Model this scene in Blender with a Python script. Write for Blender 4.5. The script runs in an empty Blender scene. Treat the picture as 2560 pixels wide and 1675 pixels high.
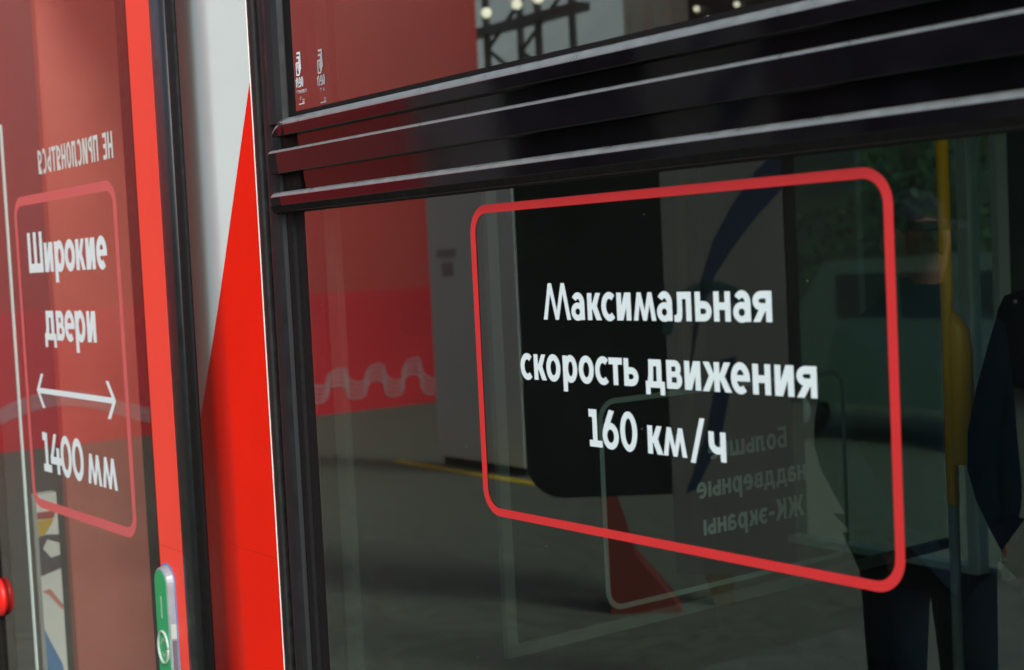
import bpy, bmesh, math, random
from mathutils import Vector, Matrix
from mathutils.geometry import delaunay_2d_cdt

random.seed(7)
SC = bpy.context.scene
COL = SC.collection

# ------------------------------------------------------------------ camera
cam_d = bpy.data.cameras.new('camera')
cam = bpy.data.objects.new('camera', cam_d)
COL.objects.link(cam)
YAW, PITCH, ROLL = 0.94145357, -0.05484345, -0.04879683
CAM = Vector((1.73693416, -1.19966454, 1.55))
w_ = Vector((-math.sin(YAW) * math.cos(PITCH), math.cos(YAW) * math.cos(PITCH), math.sin(PITCH)))
r0 = Vector((math.cos(YAW), math.sin(YAW), 0)); u0 = r0.cross(w_)
cr, sr = math.cos(ROLL), math.sin(ROLL)
r_ = cr * r0 + sr * u0
u_ = -sr * r0 + cr * u0
m = Matrix((r_, u_, -w_)).transposed().to_4x4()
m.translation = CAM
cam.matrix_world = m
cam_d.sensor_width = 36.0
cam_d.lens = 3620.0 / 2560.0 * 36.0
cam_d.clip_end = 500
cam_d.clip_start = 0.05
cam_d.dof.use_dof = True
cam_d.dof.focus_distance = (Vector((-0.28, 0.0, 1.45)) - CAM).dot(w_)
cam_d.dof.aperture_fstop = 5.6
SC.camera = cam

# ------------------------------------------------------------------ light
SUN_EL, SUN_AZ = math.radians(36), math.radians(-19)      # azimuth from +x, turned towards the platform side
world = bpy.data.worlds.new('World'); SC.world = world; world.use_nodes = True
nt = world.node_tree
bg = nt.nodes['Background']
sky = nt.nodes.new('ShaderNodeTexSky'); sky.sky_type = 'NISHITA'; sky.sun_disc = False
sky.sun_elevation = SUN_EL; sky.sun_rotation = math.radians(90) - SUN_AZ
sky.air_density = 1.0; sky.dust_density = 2.5; sky.ozone_density = 1.0
hs = nt.nodes.new('ShaderNodeHueSaturation'); hs.inputs['Saturation'].default_value = 0.6      # thin high overcast
nt.links.new(sky.outputs[0], hs.inputs['Color']); nt.links.new(hs.outputs[0], bg.inputs[0]); bg.inputs[1].default_value = 0.15
sun_d = bpy.data.lights.new('sun', 'SUN'); sun_d.energy = 2.0; sun_d.angle = math.radians(16)
sun_d.color = (1.0, 0.97, 0.92)
sun = bpy.data.objects.new('sun', sun_d); COL.objects.link(sun)
sd = Vector((math.cos(SUN_EL) * math.cos(SUN_AZ), math.cos(SUN_EL) * math.sin(SUN_AZ), math.sin(SUN_EL)))
sun.rotation_euler = (-sd).to_track_quat('-Z', 'Y').to_euler(); sun.location = (10, -6, 12)
SC.view_settings.view_transform = 'Standard'
SC.view_settings.look = 'None'
SC.view_settings.exposure = 0.70
SC.view_settings.gamma = 1.0
SC.view_settings.use_curve_mapping = False
SC.cycles.use_denoising = True
SC.cycles.max_bounces = 12
SC.cycles.transparent_max_bounces = 16
SC.cycles.sample_clamp_indirect = 6.0
SC.cycles.caustics_reflective = False
SC.cycles.caustics_refractive = False

# ------------------------------------------------------------------ materials
def mat(name, col, rough=0.5, spec=0.5, metal=0.0, noise=0.0, nscale=30.0, bump=0.0, bscale=200.0, coat=0.0, ior=1.5):
    m = bpy.data.materials.new(name); m.use_nodes = True
    n = m.node_tree.nodes; l = m.node_tree.links; b = n['Principled BSDF']
    b.inputs['Base Color'].default_value = (*col, 1); b.inputs['Roughness'].default_value = rough
    b.inputs['Specular IOR Level'].default_value = spec; b.inputs['Metallic'].default_value = metal
    b.inputs['IOR'].default_value = ior
    b.inputs['Coat Weight'].default_value = coat; b.inputs['Coat Roughness'].default_value = 0.04
    tc = n.new('ShaderNodeTexCoord')
    if noise > 0:
        t = n.new('ShaderNodeTexNoise'); t.inputs['Scale'].default_value = nscale; t.inputs['Detail'].default_value = 6
        l.new(tc.outputs['Object'], t.inputs['Vector'])
        mp = n.new('ShaderNodeMapRange'); mp.inputs[1].default_value = 0.3; mp.inputs[2].default_value = 0.7
        mp.inputs[3].default_value = 1 - noise; mp.inputs[4].default_value = 1 + noise
        l.new(t.outputs[0], mp.inputs[0])
        mx = n.new('ShaderNodeVectorMath'); mx.operation = 'SCALE'; mx.inputs[0].default_value = col
        l.new(mp.outputs[0], mx.inputs['Scale']); l.new(mx.outputs[0], b.inputs['Base Color'])
        rr = n.new('ShaderNodeMapRange'); rr.inputs[1].default_value = 0.3; rr.inputs[2].default_value = 0.7
        rr.inputs[3].default_value = max(0, rough * (1 - noise)); rr.inputs[4].default_value = min(1, rough * (1 + noise))
        l.new(t.outputs[0], rr.inputs[0]); l.new(rr.outputs[0], b.inputs['Roughness'])
    if bump > 0:
        t2 = n.new('ShaderNodeTexNoise'); t2.inputs['Scale'].default_value = bscale; t2.inputs['Detail'].default_value = 3
        l.new(tc.outputs['Object'], t2.inputs['Vector'])
        bp = n.new('ShaderNodeBump'); bp.inputs['Strength'].default_value = bump; bp.inputs['Distance'].default_value = 0.002
        l.new(t2.outputs[0], bp.inputs['Height']); l.new(bp.outputs[0], b.inputs['Normal'])
    return m

def glass_mat(name, tint, gain, specks=True, seed=0.0, dust=0.004, refl=(0.90, 0.98, 0.92)):
    m = bpy.data.materials.new(name); m.use_nodes = True
    n = m.node_tree.nodes; l = m.node_tree.links; n.remove(n['Principled BSDF'])
    out = n['Material Output']
    lw = n.new('ShaderNodeLayerWeight'); lw.inputs[0].default_value = 0.5
    p = n.new('ShaderNodeMath'); p.operation = 'POWER'; p.inputs[1].default_value = 5.0; l.new(lw.outputs['Facing'], p.inputs[0])
    a = n.new('ShaderNodeMath'); a.operation = 'MULTIPLY_ADD'; a.inputs[1].default_value = 0.95 * gain; a.inputs[2].default_value = 0.042 * gain
    a.use_clamp = True
    l.new(p.outputs[0], a.inputs[0])
    tr = n.new('ShaderNodeBsdfTransparent'); tr.inputs[0].default_value = (*tint, 1)
    gl = n.new('ShaderNodeBsdfGlossy'); gl.inputs['Roughness'].default_value = 0.0; gl.inputs[0].default_value = (*refl, 1)
    mx = n.new('ShaderNodeMixShader')
    l.new(a.outputs[0], mx.inputs[0]); l.new(tr.outputs[0], mx.inputs[1]); l.new(gl.outputs[0], mx.inputs[2])
    last = mx
    if specks:                                   # fine dust and dried drops lying on the pane
        tc = n.new('ShaderNodeTexCoord'); mp = n.new('ShaderNodeMapping'); mp.inputs['Location'].default_value = (seed, seed, seed)
        l.new(tc.outputs['Object'], mp.inputs[0])
        v = n.new('ShaderNodeTexVoronoi'); v.inputs['Scale'].default_value = 38.0; l.new(mp.outputs[0], v.inputs['Vector'])
        cmp_ = n.new('ShaderNodeMath'); cmp_.operation = 'LESS_THAN'; cmp_.inputs[1].default_value = 0.034; l.new(v.outputs['Distance'], cmp_.inputs[0])
        sel = n.new('ShaderNodeSeparateColor'); l.new(v.outputs['Color'], sel.inputs[0])
        c2 = n.new('ShaderNodeMath'); c2.operation = 'GREATER_THAN'; c2.inputs[1].default_value = 0.80; l.new(sel.outputs[0], c2.inputs[0])
        mu = n.new('ShaderNodeMath'); mu.operation = 'MULTIPLY'; l.new(cmp_.outputs[0], mu.inputs[0]); l.new(c2.outputs[0], mu.inputs[1])
        film = n.new('ShaderNodeTexNoise'); film.inputs['Scale'].default_value = 5.0; film.inputs['Detail'].default_value = 8
        l.new(mp.outputs[0], film.inputs['Vector'])
        fr = n.new('ShaderNodeMapRange'); fr.inputs[1].default_value = 0.35; fr.inputs[2].default_value = 0.75
        fr.inputs[3].default_value = 0.0; fr.inputs[4].default_value = dust; l.new(film.outputs[0], fr.inputs[0])
        ad = n.new('ShaderNodeMath'); ad.operation = 'MULTIPLY_ADD'; ad.inputs[1].default_value = 0.25; l.new(mu.outputs[0], ad.inputs[0]); l.new(fr.outputs[0], ad.inputs[2])
        df = n.new('ShaderNodeBsdfDiffuse'); df.inputs[0].default_value = (0.7, 0.7, 0.68, 1)
        m2 = n.new('ShaderNodeMixShader'); l.new(ad.outputs[0], m2.inputs[0]); l.new(mx.outputs[0], m2.inputs[1]); l.new(df.outputs[0], m2.inputs[2])
        last = m2
    l.new(last.outputs[0], out.inputs['Surface'])
    return m

def clear_mat(name, tint):
    m = bpy.data.materials.new(name); m.use_nodes = True
    n = m.node_tree.nodes; l = m.node_tree.links; n.remove(n['Principled BSDF'])
    tr = n.new('ShaderNodeBsdfTransparent'); tr.inputs[0].default_value = (*tint, 1)
    l.new(tr.outputs[0], n['Material Output'].inputs['Surface'])
    return m

M = {}
M['body_white'] = mat('body_white_paint', (0.64, 0.73, 0.71), 0.45, spec=0.25, noise=0.03, nscale=6)
M['body_red'] = mat('body_red_paint', (0.83, 0.012, 0.001), 0.42, spec=0.12, noise=0.04, nscale=6)
M['stile_red'] = mat('door_stile_red', (0.92, 0.070, 0.042), 0.5, spec=0.3, noise=0.03, nscale=5)
def film_joint(m, z0, slope):
    n = m.node_tree.nodes; l = m.node_tree.links; b = n['Principled BSDF']
    src = b.inputs['Base Color'].links[0].from_socket
    tc = n.new('ShaderNodeTexCoord'); sp = n.new('ShaderNodeSeparateXYZ'); l.new(tc.outputs['Object'], sp.inputs[0])
    a = n.new('ShaderNodeMath'); a.operation = 'MULTIPLY_ADD'; a.inputs[1].default_value = slope; l.new(sp.outputs[0], a.inputs[0]); l.new(sp.outputs[2], a.inputs[2])
    c = n.new('ShaderNodeMath'); c.operation = 'COMPARE'; c.inputs[1].default_value = z0; c.inputs[2].default_value = 0.0011; l.new(a.outputs[0], c.inputs[0])
    mx = n.new('ShaderNodeMix'); mx.data_type = 'RGBA'; mx.inputs['B'].default_value = (0.30, 0.006, 0.002, 1)
    f = n.new('ShaderNodeMath'); f.operation = 'MULTIPLY'; f.inputs[1].default_value = 0.3; l.new(c.outputs[0], f.inputs[0])
    l.new(f.outputs[0], mx.inputs['Factor']); l.new(src, mx.inputs['A']); l.new(mx.outputs['Result'], b.inputs['Base Color'])
film_joint(M['body_red'], 1.011, 0.0)
film_joint(M['stile_red'], 0.962, 0.0)
M['edge_white'] = mat('bare_panel_edge', (0.75, 0.75, 0.72), 0.6)
M['rubber'] = mat('black_rubber', (0.009, 0.0095, 0.010), 0.55, spec=0.35, noise=0.25, nscale=60, bump=0.15, bscale=900)
M['rubber_dark'] = mat('matt_black_rubber', (0.003, 0.003, 0.0035), 0.75, spec=0.25, noise=0.2, nscale=50)
M['rubber_soft'] = mat('soft_grey_black_rubber', (0.009, 0.010, 0.012), 0.6, spec=0.3, noise=0.2, nscale=25, bump=0.1, bscale=700)
M['seal_gloss'] = mat('door_seal_rubber', (0.006, 0.008, 0.010), 0.42, noise=0.15, nscale=30)
M['rail_gloss'] = mat('black_lacquered_rail', (0.006, 0.005, 0.007), 0.07, noise=0.3, nscale=14, ior=1.42)
M['rail_edge'] = mat('rail_edge_highlight', (0.118, 0.132, 0.127), 0.33, spec=0.8, noise=0.25, nscale=40, ior=1.9)  # lighter base paints the sky highlight along the black rails' upper edge
M['vinyl_white'] = mat('white_vinyl_letters', (0.73, 0.85, 0.87), 0.5)
M['vinyl_red'] = mat('red_vinyl_border', (0.64, 0.028, 0.030), 0.45, noise=0.03, nscale=20)
M['vinyl_pink'] = mat('door_vinyl_border', (0.62, 0.120, 0.120), 0.5)
M['vinyl_grey'] = mat('grey_white_print', (0.33, 0.42, 0.39), 0.6)
M['vinyl_pale'] = mat('pale_warning_print', (0.62, 0.66, 0.63), 0.6)
M['stamp'] = mat('etched_stamp', (0.75, 0.80, 0.82), 0.6)
M['stamp2'] = mat('etched_stamp_faint', (0.45, 0.44, 0.44), 0.6)
M['glass'] = glass_mat('window_glass', (0.52, 0.63, 0.58), 2.9, True, 0.3)
M['glass_up'] = glass_mat('hopper_glass', (0.40, 0.48, 0.46), 3.3, True, 5.1, 0.012)
M['glass_far'] = glass_mat('far_glass', (0.27, 0.34, 0.31), 1.5, False)
M['glass_door'] = glass_mat('door_glass', (0.80, 0.80, 0.78), 1.3, True, 9.7, 0.004, (1.0, 0.97, 0.95))
M['glass_clear'] = clear_mat('glass_body', (0.97, 0.99, 0.98))
M['glass_part'] = glass_mat('screen_glass', (0.86, 0.92, 0.89), 1.2, False)
M['green_label'] = mat('green_label', (0.018, 0.34, 0.115), 0.45)
M['grey_plastic'] = mat('grey_plastic', (0.22, 0.24, 0.27), 0.35, noise=0.1, nscale=40)
M['grey_dark_plastic'] = mat('dark_grey_plastic', (0.10, 0.10, 0.11), 0.4)
M['pale_print'] = mat('pale_print', (0.26, 0.42, 0.32), 0.5)
M['ring_grey'] = mat('ring_grey', (0.34, 0.42, 0.38), 0.4)
M['blue_pad'] = mat('blue_pad', (0.05, 0.22, 0.50), 0.5)
M['yellow_rail'] = mat('yellow_grab_rail', (0.95, 0.47, 0.006), 0.35)
M['red_knob'] = mat('red_knob', (0.65, 0.012, 0.008), 0.4)
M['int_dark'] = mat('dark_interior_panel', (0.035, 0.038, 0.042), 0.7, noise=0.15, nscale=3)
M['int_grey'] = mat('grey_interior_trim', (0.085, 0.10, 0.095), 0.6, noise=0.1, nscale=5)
M['veil_brown'] = mat('brown_veil_panel', (0.48, 0.145, 0.112), 0.55, noise=0.12, nscale=4)  # brown put in to stand for the inner pane's reflected veil
M['veil_taupe'] = mat('taupe_veil_panel', (0.075, 0.045, 0.040), 0.6, noise=0.1, nscale=3)
M['int_reveal'] = mat('grey_reveal', (0.07, 0.075, 0.07), 0.6)
M['int_light'] = mat('pale_interior_trim', (0.48, 0.60, 0.56), 0.5)
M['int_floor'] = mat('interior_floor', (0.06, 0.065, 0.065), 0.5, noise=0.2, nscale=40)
M['seat'] = mat('dark_seat_cloth', (0.02, 0.022, 0.03), 0.9, noise=0.2, nscale=60)

# ------------------------------------------------------------------ helpers
def link_mesh(name, me, parent=None, loc=None):
    o = bpy.data.objects.new(name, me); COL.objects.link(o)
    if parent: o.parent = parent
    if loc: o.location = loc
    return o

def from_bm(name, bm, mats, parent=None, smooth=False, bevel=0.0):
    bmesh.ops.recalc_face_normals(bm, faces=bm.faces[:])
    if bevel > 0:
        bmesh.ops.bevel(bm, geom=bm.edges[:], offset=bevel, segments=2, affect='EDGES', clamp_overlap=True)
    me = bpy.data.meshes.new(name); bm.to_mesh(me); bm.free()
    if not isinstance(mats, (list, tuple)): mats = [mats]
    for mm in mats: me.materials.append(mm)
    if smooth:
        for p in me.polygons: p.use_smooth = True
    return link_mesh(name, me, parent)

def box(bm, x0, y0, z0, x1, y1, z1, mi=0):
    vs = [bm.verts.new((x, y, z)) for x in (x0, x1) for y in (y0, y1) for z in (z0, z1)]
    for f in ((0, 1, 3, 2), (4, 6, 7, 5), (0, 4, 5, 1), (2, 3, 7, 6), (0, 2, 6, 4), (1, 5, 7, 3)):
        fc = bm.faces.new([vs[i] for i in f]); fc.material_index = mi

def boxes(name, lst, mats, parent=None, bevel=0.0):
    bm = bmesh.new()
    for b in lst: box(bm, *b)
    return from_bm(name, bm, mats, parent, False, bevel)

def sweep(name, rings, mats, parent=None, closed=True, smooth=False, caps=True, mi=None):
    """loft a list of equal-length vertex rings"""
    bm = bmesh.new()
    R = [[bm.verts.new(p) for p in ring] for ring in rings]
    n = len(R[0])
    for a, b in zip(R[:-1], R[1:]):
        for i in range(n if closed else n - 1):
            f = bm.faces.new((a[i], a[(i + 1) % n], b[(i + 1) % n], b[i]))
            if mi: f.material_index = mi(i)
            f.smooth = smooth
    if caps and closed:
        bm.faces.new(R[0]); bm.faces.new(R[-1][::-1])
    bmesh.ops.recalc_face_normals(bm, faces=bm.faces[:])
    me = bpy.data.meshes.new(name); bm.to_mesh(me); bm.free()
    if not isinstance(mats, (list, tuple)): mats = [mats]
    for mm in mats: me.materials.append(mm)
    return link_mesh(name, me, parent)

def tube(bm, pts, r, seg=10, mi=0):
    pts = [Vector(p) for p in pts]; rings = []
    for i, p in enumerate(pts):
        d = (pts[min(i + 1, len(pts) - 1)] - pts[max(i - 1, 0)]).normalized()
        a = d.cross(Vector((0.13, 0.97, 0.21))).normalized(); b = d.cross(a)
        rr = r[i] if isinstance(r, (list, tuple)) else r
        rings.append([bm.verts.new(p + rr * (math.cos(t) * a + math.sin(t) * b)) for t in [2 * math.pi * k / seg for k in range(seg)]])
    for A, B in zip(rings[:-1], rings[1:]):
        for i in range(seg):
            f = bm.faces.new((A[i], A[(i + 1) % seg], B[(i + 1) % seg], B[i])); f.smooth = True; f.material_index = mi
    bm.faces.new(rings[0]).material_index = mi; bm.faces.new(rings[-1][::-1]).material_index = mi

def flat_union(polys):
    """union of 2-D polygons -> verts, faces with no overlap"""
    V, F = [], []
    for p in polys:
        area = sum(p[i][0] * p[(i + 1) % len(p)][1] - p[(i + 1) % len(p)][0] * p[i][1] for i in range(len(p)))
        if abs(area) < 1e-12: continue
        if area < 0: p = p[::-1]
        F.append(list(range(len(V), len(V) + len(p)))); V += [Vector((q[0], q[1])) for q in p]
    v, e, f, ov, oe, of = delaunay_2d_cdt(V, [], F, 1, 1e-7)
    keep = [ff for ff, o in zip(f, of) if o]
    return v, keep

def decal(name, polys, place, material, parent):
    v, f = flat_union(polys)
    me = bpy.data.meshes.new(name)
    me.from_pydata([place(p.x, p.y) for p in v], [], [list(q) for q in f]); me.update()
    me.materials.append(material)
    return link_mesh(name, me, parent)

def empty(name, loc=(0, 0, 0), label=None, cat=None, group=None):
    o = bpy.data.objects.new(name, None); COL.objects.link(o); o.location = loc; o.empty_display_size = 0.2
    if label: tag(o, label, cat, group)
    return o

def tag(o, label, cat, group=None):
    o['label'] = label; o['category'] = cat
    if group: o['group'] = group
    return o

# ------------------------------------------------------------------ lettering (drawn stroke by stroke, x-height = 1)
S, T = 0.26, 0.245
def rect(a, b, c, d): return [(a, b), (c, b), (c, d), (a, d)]
def ring(cx, cy, rx, ry, wx, wy, a0=0, a1=360, n=26):
    out = []
    for k in range(n):
        t0 = math.radians(a0 + (a1 - a0) * k / n); t1 = math.radians(a0 + (a1 - a0) * (k + 1) / n)
        out.append([(cx + rx * math.cos(t0), cy + ry * math.sin(t0)), (cx + rx * math.cos(t1), cy + ry * math.sin(t1)),
                    (cx + (rx - wx) * math.cos(t1), cy + (ry - wy) * math.sin(t1)), (cx + (rx - wx) * math.cos(t0), cy + (ry - wy) * math.sin(t0))])
    return out

def glyph(ch, W, h=1.0, s=S, t=T):
    g = []
    if ch == 'и':
        g = [rect(0, 0, s, h), rect(W - s, 0, W, h), [(0.05, 0), (0.05 + s * 1.1, 0), (W - 0.05, h), (W - 0.05 - s * 1.1, h)]]
    elif ch == 'н':
        g = [rect(0, 0, s, h), rect(W - s, 0, W, h), rect(0, .39 * h, W, .39 * h + t)]
    elif ch == 'п':
        g = [rect(0, 0, s, h), rect(W - s, 0, W, h), rect(0, h - t, W, h)]
    elif ch == 'т':
        g = [rect(0, h - t, W, h), rect(W / 2 - s / 2, 0, W / 2 + s / 2, h)]
    elif ch == 'е_cap':
        g = [rect(0, 0, s, h), rect(0, 0, W, t), rect(0, h - t, W, h), rect(0, h / 2 - t / 2, W * .9, h / 2 + t / 2)]
    elif ch == 'к':
        j = W * .68
        g = [rect(0, 0, s, h), [(s - .05, .62), (s + .03, .62), (W * .62, h), (W * .95, h), (j, .53), (W, 0), (W - .30, 0), (s + .04, .39), (s - .05, .39)]]
    elif ch == 'с':
        rx = W / 1.66
        g = ring(rx, h / 2, rx, h / 2 + .03, s, t, 49, 311, 30)
    elif ch == 'о':
        g = ring(W / 2, h / 2, W / 2, h / 2 + .03, s, t, 0, 360, 36)
    elif ch == 'а':
        g = ring(W * .485, .31, W * .485, .34, .245, .215, 0, 360, 28) + ring(W - .385, .62, .385, .41, s, t, -6, 148, 18) + [rect(W - s, 0, W, .63), rect(W * .45, .43, W - s + .05, .64)]
    elif ch in ('м', 'М'):
        a = .13 * W + (.05 if ch == 'м' else .12)
        tw, bw = s * .80, s * .88
        c = W / 2
        g = [[(0, 0), (bw, 0), (a + tw, h), (a, h)], [(W - bw, 0), (W, 0), (W - a, h), (W - a - tw, h)],
             [(c - .10, 0), (c + .10, 0), (a + tw, h), (a, h)], [(c - .10, 0), (c + .10, 0), (W - a, h), (W - a - tw, h)]]
    elif ch == 'л':
        x = W * .19
        g = [rect(x, h - t, W - .02, h), rect(W - s, 0, W, h - .01), [(x, h), (x + s * .95, h), (x + s * .95, .34), (x + s * .9, .16), (x + s * .72, .03), (x + s * .45, -.03), (0.05, -.03), (0, 0), (0, .21), (x * .6, .20), (x * .9, .27), (x, .42)]]
    elif ch == 'ь':
        xr = W - .37; bh = .68 * h
        g = [rect(0, 0, s, h), rect(0, 0, xr, t), rect(0, bh - t, xr, bh)] + ring(xr, bh / 2, .37, bh / 2, s, t, -90, 90, 16)
    elif ch == 'я':
        xl = .40; b0 = .36 * h
        g = [rect(W - s, 0, W, h), rect(xl, h - t, W, h), rect(xl, b0, W, b0 + t)] + ring(xl, (h + b0) / 2, .40, (h - b0) / 2, s, t, 90, 270, 16) + [[(0, 0), (.31, 0), (.31 + .30 * W / .83, b0 + .08), (.30, b0 + .08)]]
    elif ch == 'р':
        rx = (W - .06) / 2
        g = [rect(0, -.37, s, h)] + ring(W - rx, .5, rx, .53, s, t, 0, 360, 34)
    elif ch == 'р_cap':
        b0 = .40 * h; xr = W - .34
        g = [rect(0, 0, s, h), rect(0, h - t, xr, h), rect(0, b0, xr, b0 + t)] + ring(xr, (h + b0) / 2, .34, (h - b0) / 2, s, t, -90, 90, 14)
    elif ch == 'д':
        k = W / .99
        g = [rect(.175 * k, .76, .83 * k, 1), rect(.58 * k, .1, .84 * k, .9), [(.175 * k, 1), (.42 * k, 1), (.415 * k, .6), (.38 * k, .1), (.08, .1), (.155 * k, .45)],
             rect(0, 0, W, .225), rect(0, -.25, s * .9, .1), rect(W - s * .9, -.25, W, .1)]
    elif ch == 'в':
        xr = W - .30
        g = [rect(0, 0, s, 1), rect(0, 0, xr, t * .9), rect(0, .415, xr, .605), rect(0, 1 - t * .9, xr - .05, 1)] + ring(xr, .3025, .30, .3025, s, .19, -90, 90, 14) + ring(xr - .05, .7075, .30, .2925, s, .19, -90, 90, 14)
    elif ch == 'ж':
        c = W / 2; hs = s / 2
        for sg in (1, -1):
            q = [(hs - .05, .62), (hs + .02, .62), (W * .5 - .34, 1), (W * .5 - .04, 1), (W * .5 - .32, .53), (W * .5, 0), (W * .5 - .31, 0), (hs + .02, .40), (hs - .05, .40)]
            g.append([(c + sg * x, y) for x, y in q])
        g.append(rect(c - hs, 0, c + hs, 1))
    elif ch == 'е':
        g = ring(W / 2, .5, W / 2, .53, s, t, -4, 308, 36) + [rect(s * .7, .40, W - .005, .60)]
    elif ch == 'э':
        rx = W / 1.66
        g = [[(W - x, y) for x, y in p] for p in ring(rx, .5, rx, .53, s, t, 49, 311, 30)] + [rect(.25 * W, .40, W * .8, .60)]
    elif ch == 'ы':
        g = glyph('ь', W * .68) + [rect(W - s, 0, W, 1)]
    elif ch == 'Ш':
        g = [rect(0, 0, s, h), rect(W / 2 - s / 2, 0, W / 2 + s / 2, h), rect(W - s, 0, W, h), rect(0, 0, W, t * 1.15)]
    elif ch == 'Б':
        b0 = .60 * h; xr = W - .40
        g = [rect(0, 0, s, h), rect(0, h - t, W - .08, h), rect(0, 0, xr, t), rect(0, b0 - t, xr, b0)] + ring(xr, b0 / 2, .40, b0 / 2, s, t, -90, 90, 14)
    elif ch == '1':
        st = W * .27
        g = [rect(st, 0, st + s, 1.39), rect(0, 1.39 - .29, st + s, 1.39), rect(0, 0, W, t)]
    elif ch == '4':
        g = [[(0, .33), (0, .52), (.40 * W, 1.40), (.40 * W + s, 1.40), (s * 1.05, .57), (s, .33)], rect(0, .33, W, .33 + t), rect(W * .58, 0, W * .58 + s, .92)]
    elif ch == '6':
        g = ring(W / 2, .46, W / 2, .49, s, t, 0, 360, 34) + [[(.41, 1.42), (.69, 1.38), (.40, .84), (.27, .60), (.0, .46), (.03, .66), (.10, .84)]]
    elif ch == '0':
        g = ring(W / 2, .695, W / 2, .725, s, t, 0, 360, 40)
    elif ch == '/':
        g = [[(0, -.135), (.235, -.135), (W, 1.41), (W - .245, 1.41)]]
    elif ch == '-':
        g = [rect(0, .42, W, .42 + t)]
    elif ch == 'ч':
        g = [rect(W - s, 0, W, 1), rect(0, .62, s, 1)] + ring(.42, .63, .42, .385, s, t, 180, 305, 16)
    return g

def word(items, base, xh, s=S, t=T, h=1.0):
    """items: (char, x0, x1) in metres -> polygons in metres"""
    polys = []
    for ch, x0, x1 in items:
        hh = 1.39 if ch in ('М', 'Ш', 'Б') else h
        for p in glyph(ch, (x1 - x0) / xh, hh, s, t):
            polys.append([(x0 + x * xh, base + y * xh) for x, y in p])
    return polys

def rounded_border(x0, z0, x1, z1, rx, rz, wx, wz, n=10):
    def outline(a, b, c, d, r, q):
        pts = []
        for cx, cz, st in ((c - r, d - q, 0), (a + r, d - q, 90), (a + r, b + q, 180), (c - r, b + q, 270)):
            for k in range(n + 1):
                an = math.radians(st + 90 * k / n); pts.append((cx + r * math.cos(an), cz + q * math.sin(an)))
        return pts
    A = outline(x0, z0, x1, z1, rx, rz); B = outline(x0 + wx, z0 + wz, x1 - wx, z1 - wz, max(rx - wx, .002), max(rz - wz, .002))
    return [[A[i], A[(i + 1) % len(A)], B[(i + 1) % len(A)], B[i]] for i in range(len(A))]

# ------------------------------------------------------------------ the setting
def sheet(name, x0, y0, x1, y1, z, material, n=1):
    me = bpy.data.meshes.new(name)
    me.from_pydata([(x0, y0, z), (x1, y0, z), (x1, y1, z), (x0, y1, z)], [], [(0, 1, 2, 3)]); me.materials.append(material)
    o = link_mesh(name, me); o['kind'] = 'structure'
    return o
M['asphalt'] = mat('platform_asphalt', (0.112, 0.136, 0.103), 0.85, noise=0.25, nscale=12, bump=0.4, bscale=90)
M['paving'] = mat('light_paving', (0.150, 0.185, 0.162), 0.8, noise=0.2, nscale=8)
M['yellow_paint'] = mat('yellow_line_paint', (0.62, 0.46, 0.02), 0.7, noise=0.15, nscale=9)
M['ballast'] = mat('ballast_ground', (0.13, 0.12, 0.10), 0.95, noise=0.3, nscale=10)
sheet('ground', -250, -250, 250, 250, -0.9, M['ballast'])
pf = boxes('platform', [(-60, -40, -0.88, 40, -0.09, 0.0)], M['asphalt']); pf['kind'] = 'structure'
M['added_bank'] = mat('added_bank_green', (.016, .026, .012), .9, noise=.6, nscale=1.2)
me = bpy.data.meshes.new('added_hill'); me.from_pydata([(-120, 20, -.86), (60, 20, -.86), (60, 34, 9), (-120, 34, 9), (60, 70, 12), (-120, 70, 12)], [], [(0, 1, 2, 3), (3, 2, 4, 5)]); me.materials.append(M['added_bank'])
hl = link_mesh('added_hill', me); hl['kind'] = 'structure'  # added bank, blocks the bright sky beyond the far window
sheet('paving_strip', -2.12, -9.0, 12, -1.9, 0.004, M['paving'])
sheet('yellow_line', -7.85, -4.66, -5.9, -4.56, 0.004, M['yellow_paint'])

# ------------------------------------------------------------------ the train
train = empty('train_carriage', (0, 0, 0), 'red and white train carriage side with black window frame and glass door', 'train')

# body panel between door and window, with the red livery wedge
def panel_y(q):                                            # q runs along the developed panel: flat, then rolled back
    k = min(1.0, max(0.0, (-0.835 - q) / 0.06)); b = 0.95
    return -0.004 + b * (0.06 * k * k / 2) + b * max(0.0, -0.895 - q)
SH = 2.25                                                   # the rolled part also runs on towards the door portal
bm = bmesh.new()
xs = [-1.06 + i * (0.3845 / 46) for i in range(47)]; xs[-1] = -0.6755
cols = [(bm.verts.new((x, 0, 0.2)), bm.verts.new((x, 0, 2.8))) for x in xs]
for a, b in zip(cols[:-1], cols[1:]): bm.faces.new((a[0], b[0], b[1], a[1]))
A_, B_ = Vector((-0.6879, 0, 1.8638)), Vector((-0.9886, 0, 1.2198))
dirv = (B_ - A_).normalized(); nrm = Vector((-dirv.z, 0, dirv.x))
bmesh.ops.bisect_plane(bm, geom=bm.verts[:] + bm.edges[:] + bm.faces[:], plane_co=A_, plane_no=nrm)
for f in bm.faces:
    c = f.calc_center_median()
    s_ = (c - A_).dot(nrm)
    f.material_index = 1 if s_ * (Vector((-0.70, 0, 1.0)) - A_).dot(nrm) > 0 else 0
for v in bm.verts:
    yy = panel_y(v.co.x); v.co.y = yy; v.co.x -= SH * (yy + 0.004)
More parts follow.
